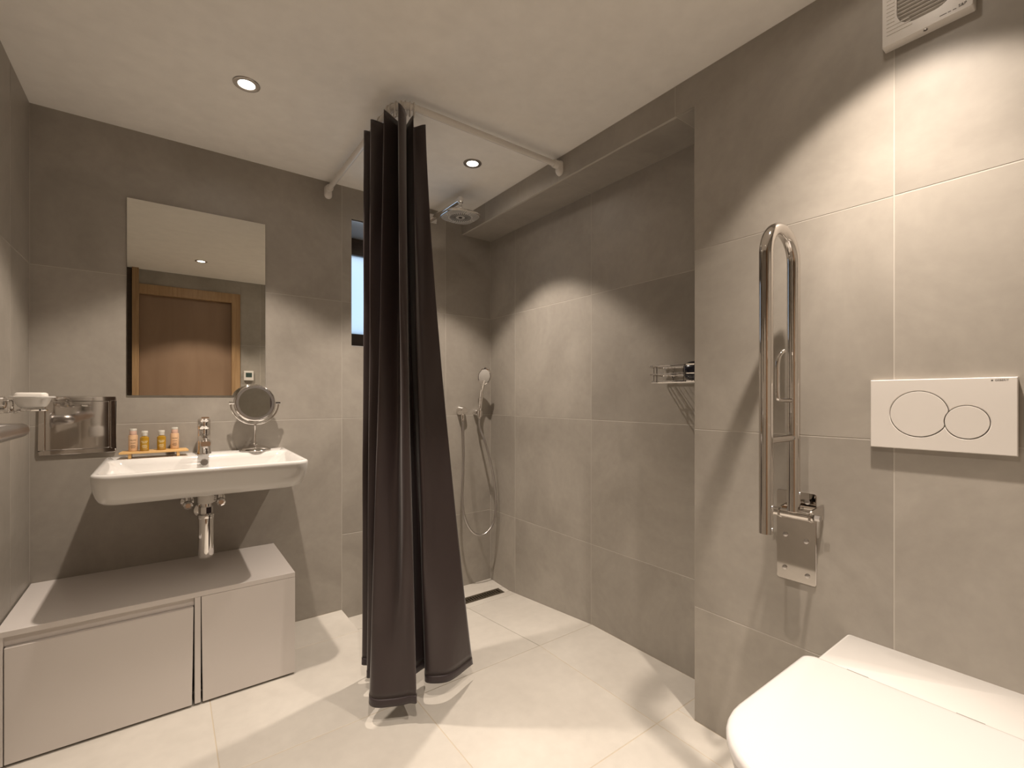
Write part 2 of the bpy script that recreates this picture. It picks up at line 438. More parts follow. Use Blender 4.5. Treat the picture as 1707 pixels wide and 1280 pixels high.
# ------------------------------------------------------------------ washbasin
t = thing('washbasin', 'white ceramic wall-hung washbasin with wide flat rim', 'washbasin', (.125, B, .72))
SX0, SX1, SY0, SY1 = -.198, .455, 1.945, B
bm = nb(); rings = []
for f, z in ((1.0, .733), (.86, .7345), (.62, .739), (.42, .749), (.26, .765), (.13, .787), (.045, .812), (.0, .832)):
    fi = f
    rings.append(ring_z(rrect(SX0 + .038 * fi, SX1 - .042 * fi, SY0 + .085 * fi, SY1, (.05, .05, .008, .008), 8), z))
rings.append(ring_z(rrect(SX0 + .001, SX1 - .001, SY0 + .001, SY1, (.05, .05, .008, .008), 8), .840))
rings.append(ring_z(rrect(SX0 + .004, SX1 - .004, SY0 + .004, SY1, (.048, .048, .008, .008), 8), .8435))
rings.append(ring_z(rrect(SX0 + .010, SX1 - .010, SY0 + .010, SY1 - .0005, (.045, .045, .006, .006), 8), .845))
rings.append(ring_z(rrect(SX0 + .016, SX1 - .016, SY0 + .016, SY1 - .120, (.045, .045, .03, .03), 8), .845))
rings.append(ring_z(rrect(SX0 + .020, SX1 - .020, SY0 + .019, SY1 - .124, (.045, .045, .03, .03), 8), .843))
rings.append(ring_z(rrect(SX0 + .040, SX1 - .040, SY0 + .030, SY1 - .130, (.05, .05, .035, .035), 8), .823))
rings.append(ring_z(rrect(SX0 + .075, SX1 - .075, SY0 + .050, SY1 - .138, (.06, .06, .045, .045), 8), .790))
rings.append(ring_z(rrect(SX0 + .130, SX1 - .130, SY0 + .090, SY1 - .164, (.06, .06, .05, .05), 8), .765))
rings.append(ring_z(rrect(SX0 + .24, SX1 - .24, SY0 + .18, SY1 - .23, (.02, .02, .02, .02), 8), .758))
rings = [[(x, y, z + (.008 * (y - SY0) / (SY1 - SY0) if z > .8 else 0)) for x, y, z in r_] for r_ in rings]
loft(bm, rings)
obj('basin', bm, 'ceramic', t, smooth=50)
bm = nb(); lathe(bm, [(.0, .004), (.009, .004), (.0095, .0055), (.0125, .0055), (.0135, .003), (.0135, -.004)], (.125, SY1 - .1300, .822), (0, -1, .25), 24)
obj('overflow_ring', bm, 'brushed', t, smooth=True)
bm = nb(); lathe(bm, [(0, .006), (.025, .004), (.031, .002), (.031, 0)], (.128, 2.17, .759), seg=24)
obj('drain_plug', bm, 'chrome', t, smooth=True)

# ------------------------------------------------------------------ mixer tap
FX, FY = .127, 2.385
ZD = .8525
t = thing('mixer_tap', 'chrome single-lever mixer tap on the washbasin', 'tap', (FX, FY, ZD - .0005))
bm = nb(); lathe(bm, [(.027, 0), (.027, .006), (.0245, .009), (.0235, .06), (.0235, .105), (.0225, .109)], (FX, FY, ZD - .001), seg=28)
obj('body', bm, 'chrome', t, smooth=True)
bm = nb(); rings = []
for k, (dy, z, w, h) in enumerate(((0, .916, .021, .022), (-.03, .918, .0205, .020), (-.07, .912, .0195, .016), (-.105, .904, .0185, .0125), (-.112, .902, .017, .010))):
    rings.append([(FX + a, FY + dy, z + b) for a, b in rrect(-w, w, -h, h, min(w, h) * .75, 5)])
loft(bm, rings); obj('spout', bm, 'chrome', t, smooth=50)
bm = nb(); lathe(bm, [(.0, 0), (.009, 0), (.010, .003), (.010, .012)], (FX, FY - .098, .884), seg=18); obj('aerator', bm, 'brushed', t, smooth=True)
bm = nb(); lathe(bm, [(.0225, 0), (.0245, .004), (.0245, .034), (.022, .044), (.012, .050), (0, .051)], (FX, FY, .956), seg=28)
hd = obj('lever_cap', bm, 'chrome', t, smooth=True)
bm = nb(); rings = []
for dy, z, w, h in ((-.012, .992, .018, .008), (-.05, 1.000, .0165, .006), (-.085, 1.007, .015, .0045), (-.09, 1.008, .013, .0035)):
    rings.append([(FX + a, FY + dy, z + b) for a, b in rrect(-w, w, -h, h, h * .8, 4)])
loft(bm, rings); obj('lever', bm, 'chrome', t, smooth=50)

# ------------------------------------------------------------------ trap and valves under the basin
TX, TY = .123, 2.19
t = thing('bottle_trap', 'chrome bottle trap hanging under the washbasin', 'trap', (TX, TY, .464))
bm = nb(); lathe(bm, [(.0, 0), (.020, 0), (.0255, .006), (.0265, .012), (.0265, .160), (.0265, .168), (.022, .171)], (TX, TY, .464), seg=28)
obj('cup', bm, 'chrome', t, smooth=True)
bm = nb(); lathe(bm, [(.0285, 0), (.029, .003), (.029, .012), (.027, .014)], (TX, TY, .620), seg=28); obj('collar_ring', bm, 'chrome', t, smooth=True)
bm = nb(); lathe(bm, [(.019, .0), (.019, .055)], (TX, TY, .628), seg=24); obj('tail_pipe', bm, 'chrome', t, smooth=True)
bm = nb(); lathe(bm, [(.021, 0), (.024, .002), (.024, .026), (.021, .028)], (TX, TY, .637), seg=8); obj('nut', bm, 'chrome', t, smooth=20)
bm = nb(); lathe(bm, [(.025, 0), (.027, .002), (.027, .058)], (TX, TY, .677), seg=24); lab(obj('waste_collar', bm, 'plastic', t, smooth=True), 'white plastic waste collar')
bm = nb(); tube(bm, [(TX, TY, .600), (TX, TY + .06, .600), (TX, B + .004, .600)], .016, 20); lathe(bm, [(.016, 0), (.034, .001), (.030, .008), (.017, .012)], (TX, B, .600), (0, -1, 0), 24)
obj('outlet_pipe', bm, 'chrome', t, smooth=True)
for sx, nm in ((-1, 'left'), (1, 'right')):
    vx = .128 + sx * .058; vz = .645
    t = thing('angle_valve', 'chrome angle valve on the wall, %s of the bottle trap' % ('window side' if sx > 0 else 'steel panel side'), 'valve', (vx, B, vz))
    bm = nb(); lathe(bm, [(.026, 0), (.024, .006), (.011, .012), (.011, .05), (.0135, .052), (.0135, .085)], (vx, B, vz), (0, -1, 0), 20); obj('body', bm, 'chrome', t, smooth=True)
    bm = nb(); lathe(bm, [(.010, 0), (.017, .002), (.019, .010), (.017, .024), (.010, .028)], (vx, B - .085, vz), (0, -1, 0), 8); obj('handle', bm, 'chrome', t, smooth=20)
    bm = nb(); lathe(bm, [(.011, 0), (.011, .022), (.007, .024)], (vx, B - .065, vz + .010), seg=8); tube(bm, catmull([(vx, B - .065, vz + .03), (vx + .002 * sx, B - .066, vz + .06), (vx - sx * .004, B - .06, vz + .086)], 5), .005, 10)
    obj('supply_hose', bm, 'chrome', t, smooth=True)

# ------------------------------------------------------------------ low cabinet
CX0, CX1, CY0, CZ = L + .004, .406, 1.99, .402
t = thing('low_cabinet', 'pale grey lacquered low cabinet under the washbasin with drawer and side door', 'cabinet', (0, 2.2, 0))
bm = nb(); box(bm, CX0, CX1, CY0 + .150, B - .001, .008, CZ - .0185)
for a, b in ((CX0, .068), (.0785, .0965), (.1045, CX1)): box(bm, a, b, CY0 + .022, CY0 + .150, .008, CZ - .0185)   # open gaps between the fronts run deep into the body
obj('body', bm, 'lacquer', t)
obj('plinth', bxo(CX0 + .02, CX1 - .02, CY0 + .09, B - .01, .0, .008), 'lacquer', t)
obj('top_panel', bxo(CX0, CX1 + .001, CY0, B - .001, CZ - .018, CZ), 'lacquer', t, bevel=.0015)
obj('end_panel', bxo(CX0, -.388, CY0 + .001, CY0 + .0222, .006, CZ - .018), 'lacquer', t, bevel=.001)
bm = nb(); fz = lambda x, z: (x, CY0 + .0215, z); fz1 = lambda x, z: (x, CY0, z)
prism(bm, [(-.3855, .008), (.0705, .008), (.0755, .352), (-.3855, .352)], fz, fz1); obj('drawer_front', bm, 'lacquer', t, bevel=.0015)
obj('finger_groove', bxo(-.388, .0775, CY0 + .0160, CY0 + .0219, .353, CZ - .0181), 'lacquer', t)
obj('stile', bxo(.0785, .0965, CY0 + .001, CY0 + .0222, .008, CZ - .0181), 'lacquer', t, bevel=.001)
bm = nb(); prism(bm, [(.1025, .008), (CX1 + .001, .008), (CX1 + .001, CZ - .0186), (.0985, CZ - .0186)], fz, fz1); obj('door', bm, 'lacquer', t, bevel=.0012)

# ------------------------------------------------------------------ tray with four bottles
t = thing('soap_tray', 'small bamboo tray on two feet at the back of the washbasin', 'tray', (-.035, 2.375, ZD))
bm = nb(); loft(bm, [[(-.150, 2.343, ZD + .018), (.072, 2.343, ZD + .018), (.066, 2.425, ZD + .018), (-.142, 2.425, ZD + .018)], [(-.150, 2.343, ZD + .026), (.072, 2.343, ZD + .026), (.066, 2.425, ZD + .026), (-.142, 2.425, ZD + .026)]])
obj('board', bm, 'bamboo', t, bevel=.0015)
for x in (-.117, .037): obj('foot', bxo(x - .005, x + .005, 2.346, 2.420, ZD, ZD + .018), 'bamboo', t, bevel=.001)
def bottle(x, y, kind, label):
    z = ZD + .026
    t = thing('toiletry_bottle', label, 'bottle', (x, y, z), 'miniature bottles on the bamboo tray')
    if kind == 'amber':
        bm = nb(); lathe(bm, [(0, .0), (.0135, .0), (.0148, .0015), (.015, .004), (.015, .052), (.014, .055), (.0095, .0575), (.009, .060)], (x, y, z), seg=28); obj('flask', bm, 'amber', t, smooth=True)
        bm = nb(); lathe(bm, [(.0098, .060), (.0102, .061), (.0102, .071), (.0110, .0715), (.0110, .0785), (.0100, .080), (0, .080)], (x, y, z), seg=24); obj('cap', bm, 'clearcap', t, smooth=True)
        pm = 'printw'
    else:
        bm = nb(); lathe(bm, [(0, .0), (.0135, .0), (.0146, .0015), (.0148, .004), (.0150, .060), (.0142, .0635), (.0115, .064)], (x, y, z), seg=28); obj('flask', bm, 'peach', t, smooth=True)
        bm = nb(); lathe(bm, [(.0115, .064), (.0118, .065), (.0113, .080), (.0105, .081)], (x, y, z), seg=24); obj('neck', bm, 'pinkcap', t, smooth=True)
        bm = nb(); lathe(bm, [(.0110, .0805), (.0116, .081), (.0114, .0875), (.0105, .089), (0, .089)], (x, y, z), seg=24); obj('cap', bm, 'clearcap', t, smooth=True)
        pm = 'print'
    a = math.atan2(-x, -(0 - y)) # unused direction kept simple: print faces the room
    d = Vector((-x * .2 + .0, -1, 0)).normalized(); rt = Vector((-d.y, d.x, 0))
    def wrapped(body, size, h):
        o = text('lettering', body, size, pm, t, (x, y, z + h), rt, (0, 0, 1), .0)
        for v in o.data.vertices:     # wrap the print round the flask
            u = v.co.x * rt.x + v.co.y * rt.y; an = u / .0150; r = .01525
            p = d * (math.cos(an) * r) + rt * (math.sin(an) * r); v.co.x, v.co.y = p.x, p.y
    wrapped('NUXE', .0080, .044 if kind != 'amber' else .038)
    for h, w in ((.033, .0075), (.024, .0070), (.019, .0085), (.014, .0065)):
        bm = nb(); n = 8
        vs = []
        for k in range(n + 1):
            an = (-w + 2 * w * k / n) / .015; p = d * (math.cos(an) * .0153) + rt * (math.sin(an) * .0153)
            vs.append([bm.verts.new((x + p.x, y + p.y, z + h + q)) for q in (-.0008, .0008)])
        for k in range(n): bm.faces.new((vs[k][0], vs[k + 1][0], vs[k + 1][1], vs[k][1]))
        obj('print_line', bm, pm, t)
bottle(-.108, 2.385, 'peach', 'peach-coloured miniature bottle on the bamboo tray, beside the steel panel')
bottle(-.072, 2.368, 'amber', 'amber oil miniature bottle touching the outer peach bottle on the tray')
bottle(-.018, 2.375, 'amber', 'amber oil miniature bottle standing free in the middle of the tray')
bottle(.026, 2.405, 'peach', 'peach-coloured miniature bottle on the bamboo tray, beside the tap')

# ------------------------------------------------------------------ tabletop mirror
MX, MY = .320, 2.380
t = thing('vanity_mirror', 'round chrome tabletop mirror on a stem standing on the washbasin', 'mirror', (MX, MY, ZD))
bm = nb(); lathe(bm, [(.061, 0), (.063, .003), (.060, .008), (.048, .016), (.030, .022), (.014, .026), (.0095, .030), (.0095, .035)], (MX, MY, ZD), seg=40); obj('base', bm, 'steel', t, smooth=True)
bm = nb(); lathe(bm, [(.0065, .022), (.0045, .05), (.0038, .10), (.0065, .112), (.0065, .118), (.004, .124)], (MX, MY, ZD), seg=18); obj('stem', bm, 'chrome', t, smooth=True)
MZ = 1.067; RY = .096
face = Vector((.045, -1.0, .15)).normalized()
ax = Vector((face.y, -face.x, 0)).normalized() * -1
bm = nb(); c = Vector((MX, MY, MZ))
tube(bm, [c + ax * (RY * math.cos(a)) + Vector((0, 0, RY * math.sin(a))) for a in [PI + PI * k / 28 for k in range(29)]], .0042, 10); obj('yoke', bm, 'chrome', t, smooth=True)
for s in (-1, 1):
    bm = nb(); tube(bm, [c + ax * s * .082, c + ax * s * .103], .0062, 12); obj('pivot_knob', bm, 'chrome', t, smooth=True)
fr = nb(); lathe(fr, [(.0, -.010), (.074, -.010), (.083, -.006), (.0855, 0), (.083, .006), (.079, .0085), (.077, .0085), (.076, .0065), (0, .0065)], c, face, 48); hf = obj('frame', fr, 'chrome', t, smooth=True)
bm = nb(); lathe(bm, [(.066, .0068), (.0765, .0068), (.0765, .0072), (.066, .0072)], c, face, 48)
bm2 = nb(); lathe(bm2, [(.0762, .0066), (.0762, .0074), (.0665, .0074), (.0665, .0066)], c, face, 48); bm.free()
obj('frosted_ring', bm2, 'brushed', hf, smooth=True)
bm = nb(); lathe(bm, [(0, .0066), (.0666, .0066), (.0666, .0076), (0, .0076)], c, face, 48); obj('mirror_glass', bm, 'mirror', hf)

# ------------------------------------------------------------------ polished steel panel on the mirror wall
t = thing('steel_panel', 'polished square steel dispenser panel set in the wall beside the mirror', 'panel', (-.275, B, .874))
px0, px1, pz0, pz1 = -.384, -.165, .874, 1.096
bm = nb()
for a in ((px0, px1, pz0, pz0 + .016), (px0, px1, pz1 - .016, pz1), (px0, px0 + .016, pz0 + .016, pz1 - .016), (px1 - .016, px1, pz0 + .016, pz1 - .016)): box(bm, a[0], a[1], B - .010, B, a[2], a[3])
bmesh.ops.remove_doubles(bm, verts=bm.verts, dist=1e-6)
obj('frame', bm, 'steel', t, bevel=.002)
obj('back_plate', bxo(px0 + .014, px1 - .014, B - .003, B, pz0 + .014, pz1 - .014), 'steel', t)
obj('cover', bxo(px0 + .018, px1 - .018, B - .013, B - .003, pz0 + .018, pz1 - .018), 'steel', t, bevel=.003)

# ------------------------------------------------------------------ left wall: soap dish, grab rail, hair dryer
DYX, DYY = -.319, 1.95
t = thing('soap_dish_holder', 'chrome wall bracket holding the white soap dish', 'bracket', (L, DYY, 1.07))
bm = nb(); lathe(bm, [(.024, 0), (.024, .006), (.013, .009), (.013, .018), (.019, .020), (.019, .033), (.014, .036)], (L, DYY, 1.076), (1, 0, 0), 24); obj('wall_mount', bm, 'chrome', t, smooth=True)
bm = nb(); box(bm, L + .010, L + .066, DYY - .008, DYY + .008, 1.0495, 1.056); obj('arm', bm, 'chrome', t, bevel=.002)
bm = nb(); tube(bm, [(DYX + .030 * math.cos(2 * PI * k / 24), DYY + .030 * math.sin(2 * PI * k / 24), 1.0545) for k in range(24)], .0035, 8, closed=True)
tube(bm, catmull([(L + .045, DYY - .012, 1.060), (L + .055, DYY - .014, 1.048), (DYX - .022, DYY - .02, 1.0545)], 5), .003, 8)
for yy in (-.022, .022):
    tube(bm, [(L + .030, DYY + yy, 1.083), (L + .044, DYY + yy, 1.083), (L + .046, DYY + yy, 1.081), (L + .046, DYY + yy, 1.051), (L + .044, DYY + yy, 1.049), (L + .020, DYY + yy, 1.049)], .0028, 8)
tube(bm, [(L + .030, DYY - .022, 1.083), (L + .030, DYY + .022, 1.083)], .0028, 8); tube(bm, [(L + .020, DYY - .022, 1.049), (L + .020, DYY + .022, 1.049)], .0028, 8)
obj('ring', bm, 'chrome', t, smooth=True)
bm = nb(); lathe(bm, [(0, .0), (.024, 0), (.031, .005), (.036, .015), (.041, .028), (.0495, .0305), (.0497, .0335), (.047, .0345), (.044, .032), (.035, .022), (.020, .014), (0, .013)], (DYX, DYY, 1.0602), seg=40)
tag(obj('soap_dish', bm, 'ceramic', smooth=True, origin=(DYX, DYY, 1.06)), 'round white ceramic soap dish in the chrome bracket on the side wall', 'soap dish')
bm = nb(); loft(bm, [ring_z(rrect(DYX - .037 + i, DYX + .032 - i, DYY - .026 + i, DYY + .026 - i, .012, 5), z) for i, z in ((.008, 1.080), (.002, 1.084), (0, 1.092), (.001, 1.102), (.005, 1.1055))])
tag(obj('soap_bar', bm, 'soap', smooth=60, origin=(DYX, DYY, 1.08)), 'white bar of soap lying in the round soap dish', 'soap')
t = thing('grab_rail', 'thick brushed steel horizontal grab rail on the side wall below the soap dish', 'grab rail', (L, 1.6, 1.0))
gx, gz = L + .055, .993
bm = nb(); tube(bm, [(L + .004, 2.02, gz), (gx - .03, 2.02, gz)] + arc((gx - .022, 2.02 - .022 + .0), .022, PI / 2, 0, 6, lambda a, b: (a, b, gz)) + [(gx, 1.5, gz), (gx, 1.30, gz), (gx - .02, 1.27, gz), (L + .004, 1.27, gz)], .021, 20); obj('tube', bm, 'brushed', t, smooth=60)
for y in (2.02, 1.27):
    bm = nb(); lathe(bm, [(.036, 0), (.036, .005), (.024, .009)], (L, y, gz), (1, 0, 0), 28); obj('flange', bm, 'brushed', t, smooth=True)
t = thing('hair_dryer', 'white wall hair dryer with tube handle, seen reflected in the steel panel', 'hair dryer', (L, 1.08, .95))
obj('wall_unit', bxo(L, L + .07, .98, 1.08, .98, 1.18), 'plastic', t, bevel=.012)
bm = nb(); tube(bm, catmull([(L + .06, 1.16, 1.16), (L + .075, 1.17, 1.06), (L + .07, 1.17, .98), (L + .07, 1.17, .90)], 6), [.026] * 12 + [.024] * 4 + [.02] * 3, 16); obj('handle', bm, 'plastic', t, smooth=True)
bm = nb(); lathe(bm, [(.03, 0), (.034, .004), (.034, .05), (.03, .06)], (L + .07, 1.17, .86), seg=20); obj('nozzle', bm, 'plastic', t, smooth=True)
bm = nb(); tube(bm, [(L + .035, 1.07, 1.1), (L + .045, 1.16, 1.1)], .012, 12); obj('cradle', bm, 'plastic', t, smooth=True)
bm = nb(); tube(bm, catmull([(L + .03, 1.0, .985), (L + .05, .97, .90), (L + .06, 1.03, .80), (L + .065, 1.10, .86), (L + .07, 1.17, .93)], 8), .006, 8); obj('cord', bm, 'plastic', t, smooth=True)

# ------------------------------------------------------------------ thermostat on the door wall
t = thing('thermostat', 'small white square thermostat with dark display beside the door', 'thermostat', (.623, D, 1.25))
obj('case', bxo(.583, .664, D, D + .02, 1.254, 1.345), 'plastic', t, bevel=.004)
obj('display', bxo(.598, .649, D + .0195, D + .0205, 1.285, 1.328), 'lcd', t)

# ------------------------------------------------------------------ shower curtain rail
RX, RYY, RZ = .655, 1.570, 2.142
t = thing('curtain_rail', 'white L-shaped shower curtain rail under the ceiling', 'curtain rail', (RX, RYY, RZ))
bm = nb(); q = .07
tube(bm, [(RX, B - .004, RZ), (RX, 2.1, RZ), (RX, 1.8, RZ)] + [(RX + q - q * math.cos(a), RYY + q - q * math.sin(a), RZ) for a in [k / 8 * PI / 2 for k in range(9)]] + [(.9, RYY, RZ), (1.2, RYY, RZ), (R - .004, RYY, RZ)], .0125, 20)
obj('tube', bm, 'rail', t, smooth=60)
def bracket(bm, to):  # elbow fitting with a rounded wall plate hanging below the tube
    pl = rrect(-.019, .019, -.046, .022, .0185, 6)
    loft(bm, [[to(a * s, -.012 + (b + .012) * s, w) for a, b in pl] for s, w in ((1, 0), (1, .006), (.9, .012), (.72, .018))])
    return bm
bm = bracket(nb(), lambda a, b, w: (RX + a, B - w, RZ + b)); lathe(bm, [(.018, 0), (.018, .03), (.0165, .034), (.0125, .034)], (RX, B - .004, RZ), (0, -1, 0), 24); obj('wall_bracket', bm, 'rail', t, smooth=50)
bm = bracket(nb(), lambda a, b, w: (R - w, RYY + a, RZ + b)); lathe(bm, [(.018, 0), (.018, .034), (.0165, .038), (.0125, .038)], (R - .004, RYY, RZ), (-1, 0, 0), 24); obj('wall_bracket', bm, 'rail', t, smooth=50)

# ------------------------------------------------------------------ shower curtain
TOP = [(.700, 1.775), (.596, 1.745), (.690, 1.712), (.591, 1.660), (.680, 1.640), (.607, 1.573), (.690, 1.605), (.634, 1.513), (.662, 1.520), (.690, 1.570), (.706, 1.618), (.705, 1.545), (.730, 1.600), (.766, 1.570)]
BOT = [(.680, 1.810), (.603, 1.786), (.660, 1.750), (.592, 1.700), (.640, 1.650), (.546, 1.548), (.602, 1.494), (.648, 1.466), (.679, 1.458), (.702, 1.580), (.797, 1.632), (.749, 1.532), (.815, 1.500), (.951, 1.540)]
tc_ = catmull([(x, y, 0) for x, y in TOP], 14); bc_ = catmull([(x, y, 0) for x, y in BOT], 14)
ZT, ZB = 2.098, .062
t = thing('shower_curtain', 'dark aubergine satin shower curtain gathered at the rail corner', 'shower curtain', (.66, 1.6, .06))
def curtain_mesh(t0, t1, rows, off=0.0):
    bm = nb(); grid = []
    for i in range(rows + 1):
        s = t0 + (t1 - t0) * i / rows; e = s ** 1.35; row = []
        for k, (a, b) in enumerate(zip(tc_, bc_)):
            p = a.lerp(b, e)
            w = math.sin(s * 13 + k * .21) * .0035 + math.sin(s * 29 + k * .33 + 1) * .0016 * s
            if k > 150: w += math.sin(s * 46 + k * .05) * .003 * min(1, s * 4) * (1 - s)
            zz = ZT + (ZB - ZT) * s - (.010 * (math.cos(k / 14 * PI * 1.0) * .5 + .5)) * (1 - s) ** 6 + .004 * math.sin(k * .13) * s
            row.append(bm.verts.new((p.x + w * .6, p.y + w, zz)))
        grid.append(row)
    for a, b in zip(grid, grid[1:]):
        for k in range(len(a) - 1): bm.faces.new((a[k], a[k + 1], b[k + 1], b[k]))
    return bm
HEM = 1 - .026 / (ZT - ZB)
o = obj('cloth', curtain_mesh(0, HEM, 90), 'curtain', t, smooth=180); md = o.modifiers.new('thick', 'SOLIDIFY'); md.thickness = .0008
o2 = obj('hem', curtain_mesh(HEM, 1, 3), 'hem', t, smooth=180); md = o2.modifiers.new('thick', 'SOLIDIFY'); md.thickness = .0022; md.offset = 0
lab(o2, 'darker stitched bottom hem')
def rail_pt(s):   # s metres from the corner, negative along the arm to the mirror wall
    if s < -.11: return Vector((RX, RYY - s - .0, RZ)), Vector((0, 1, 0))
    if s > .11: return Vector((RX + s, RYY, RZ)), Vector((1, 0, 0))
    a = (s + .11) / .22 * PI / 2; return Vector((RX + q - q * math.cos(a), RYY + q - q * math.sin(a), RZ)), Vector((math.sin(a), -math.cos(a), 0))
for s in (-.19, -.15, -.105, -.06, -.025, .01, .04, .07, .10):
    p, d = rail_pt(s); sd = Vector((-d.y, d.x, 0)); d = (d + sd * random.uniform(-.25, .25)).normalized(); sd = Vector((-d.y, d.x, 0))
    bm = nb(); tube(bm, [p + sd * math.cos(a) * .0165 + Vector((0, 0, -.009 + math.sin(a) * .0255)) for a in [2 * PI * k / 22 for k in range(22)]], .0022, 8, closed=True)
    obj('curtain_ring', bm, 'rail', t, smooth=True)

# ------------------------------------------------------------------ overhead shower
AX, AZ, HY, HZ = 1.236, 2.128, 2.125, 2.036
t = thing('overhead_shower', 'chrome overhead shower head on a wall arm', 'shower head', (AX, B, AZ))
bm = nb(); box(bm, AX - .028, AX + .028, B - .010, B, AZ - .030, AZ + .026); obj('wall_flange', bm, 'chrome', t, bevel=.004)
bm = nb(); loft(bm, [[(AX + a, y, AZ + b) for a, b in rrect(-.0125, .0125, -.009, .009, .004, 3)] for y in (B - .008, HY + .01, HY - .012)]); obj('arm', bm, 'chrome', t, smooth=30)
bm = nb(); lathe(bm, [(.014, .012), (.0155, 0), (.014, -.016), (.009, -.020), (.009, -.034), (.014, -.038), (.0165, -.046), (.014, -.054), (.018, -.064)], (AX, HY, AZ), seg=24); obj('ball_joint', bm, 'chrome', t, smooth=True)
def sup(r, n=56, e=3.1):
    return [(math.copysign(abs(math.cos(2 * PI * k / n)) ** (2 / e), math.cos(2 * PI * k / n)) * r, math.copysign(abs(math.sin(2 * PI * k / n)) ** (2 / e), math.sin(2 * PI * k / n)) * r) for k in range(n)]
bm = nb(); loft(bm, [[(AX + a, HY + b, HZ + z) for a, b in sup(r)] for r, z in ((.092, .0), (.095, .002), (.0955, .007), (.092, .011), (.088, .0125), (.05, .0145), (.024, .017), (.018, .030))]); hd = obj('head', bm, 'headchrome', t, smooth=True)
bm = nb(); loft(bm, [[(AX + a, HY + b, HZ + z) for a, b in sup(r)] for r, z in ((.0875, -.0015), (.0895, .0008))]); fp = obj('spray_face', bm, 'headface', t)
bm = nb()
for k in range(30):
    a = 2 * PI * k / 30; d = Vector((math.cos(a), math.sin(a), 0)); s_ = Vector((-d.y, d.x, 0))
    p0 = Vector((AX, HY, HZ - .0022)) + d * .024; p1 = Vector((AX, HY, HZ - .0022)) + d * .056
    vs = [p0 - s_ * .0012, p0 + s_ * .0012, p1 + s_ * .0026, p1 - s_ * .0026]
    loft(bm, [[v for v in vs], [v + Vector((0, 0, .0012)) for v in vs]])
obj('spray_slot', bm, 'nozzle', fp)['kind'] = 'stuff'
bm = nb()
for rr, n in ((.062, 40), (.069, 46), (.076, 52), (.083, 56)):
    for k in range(n):
        a = 2 * PI * (k + .5 * (n % 4 == 0)) / n; e = 3.1
        x = math.copysign(abs(math.cos(a)) ** (2 / e), math.cos(a)) * rr; y = math.copysign(abs(math.sin(a)) ** (2 / e), math.sin(a)) * rr
        box(bm, AX + x - .0012, AX + x + .0012, HY + y - .0012, HY + y + .0012, HZ - .0026, HZ - .001)
obj('spray_nozzle', bm, 'nozzle', fp)['kind'] = 'stuff'
bm = nb(); lathe(bm, [(0, -.004), (.009, -.004), (.0105, -.001)], (AX, HY, HZ), seg=20); obj('centre_nozzle', bm, 'black', fp, smooth=True)

# ------------------------------------------------------------------ hand shower, outlet and hose
t = thing('wall_outlet', 'round chrome shower hose outlet on the tiled wall', 'outlet', (1.427, B, 1.01))
bm = nb(); lathe(bm, [(.030, 0), (.030, .008), (.027, .012), (.024, .040), (.020, .046), (0, .047)], (1.427, B, 1.012), (0, -1, 0), 28); obj('rosette', bm, 'chrome', t, smooth=True)
bm = nb(); lathe(bm, [(.011, 0), (.011, -.028), (.009, -.030), (.009, -.040)], (1.427, B - .026, .990), seg=18); obj('connector', bm, 'chrome', t, smooth=True)
hx = 1.532
t = thing('shower_holder', 'small chrome wall holder for the hand shower', 'holder', (hx, B, .99))
bm = nb(); lathe(bm, [(.019, 0), (.019, .030), (.016, .034)], (hx, B, 1.0), (0, -1, 0), 22); obj('wall_post', bm, 'chrome', t, smooth=True)
hdir = Vector((.0, -.16, 1)).normalized(); hp = Vector((hx, B - .050, .995))
bm = nb(); tube(bm, [hp - hdir * .018, hp + hdir * .018], .0175, 20); obj('cradle', bm, 'chrome', t, smooth=60)
t = thing('hand_shower', 'chrome hand shower resting in its wall holder', 'hand shower', tuple(hp))
top = hp + hdir * .185
bm = nb(); tube(bm, catmull([hp - hdir * .03, hp + hdir * .03, hp + hdir * .10, hp + hdir * .165 + Vector((.0, -.004, 0)), top + Vector((0, -.018, .02))], 5), [.0105] * 5 + [.0115] * 5 + [.012] * 5 + [.014] * 5 + [.014], 16); obj('handle', bm, 'chrome', t, smooth=60)
fn = Vector((-.62, -.70, -.30)).normalized(); hc = top + Vector((0, -.024, .042))
bm = nb(); lathe(bm, [(0, .010), (.044, .010), (.049, .006), (.050, .0), (.046, -.007), (.034, -.016), (.018, -.022), (0, -.024)], hc, fn, 36, .82, 1.12); obj('head', bm, 'headchrome', t, smooth=True)
bm = nb(); lathe(bm, [(0, .0115), (.038, .0115), (.042, .0095)], hc, fn, 36, .82, 1.12); obj('spray_face', bm, 'headface', t, smooth=True)
hb = hp - hdir * .03
path = catmull([hb, hb + Vector((.006, .004, -.06)), (1.560, 2.372, .80), (1.600, 2.355, .62), (1.613, 2.345, .46), (1.592, 2.340, .335), (1.525, 2.345, .272), (1.450, 2.355, .300), (1.405, 2.372, .40), (1.403, 2.392, .55), (1.425, 2.412, .72), (1.430, 2.424, .86), (1.427, B - .026, .952)], 14)
bm = nb(); tube(bm, path, .0068, 10)
tag(obj('shower_hose', bm, 'brushed', smooth=True, origin=(1.5, 2.35, .27)), 'silver shower hose hanging in a loop from hand shower to wall outlet', 'hose')

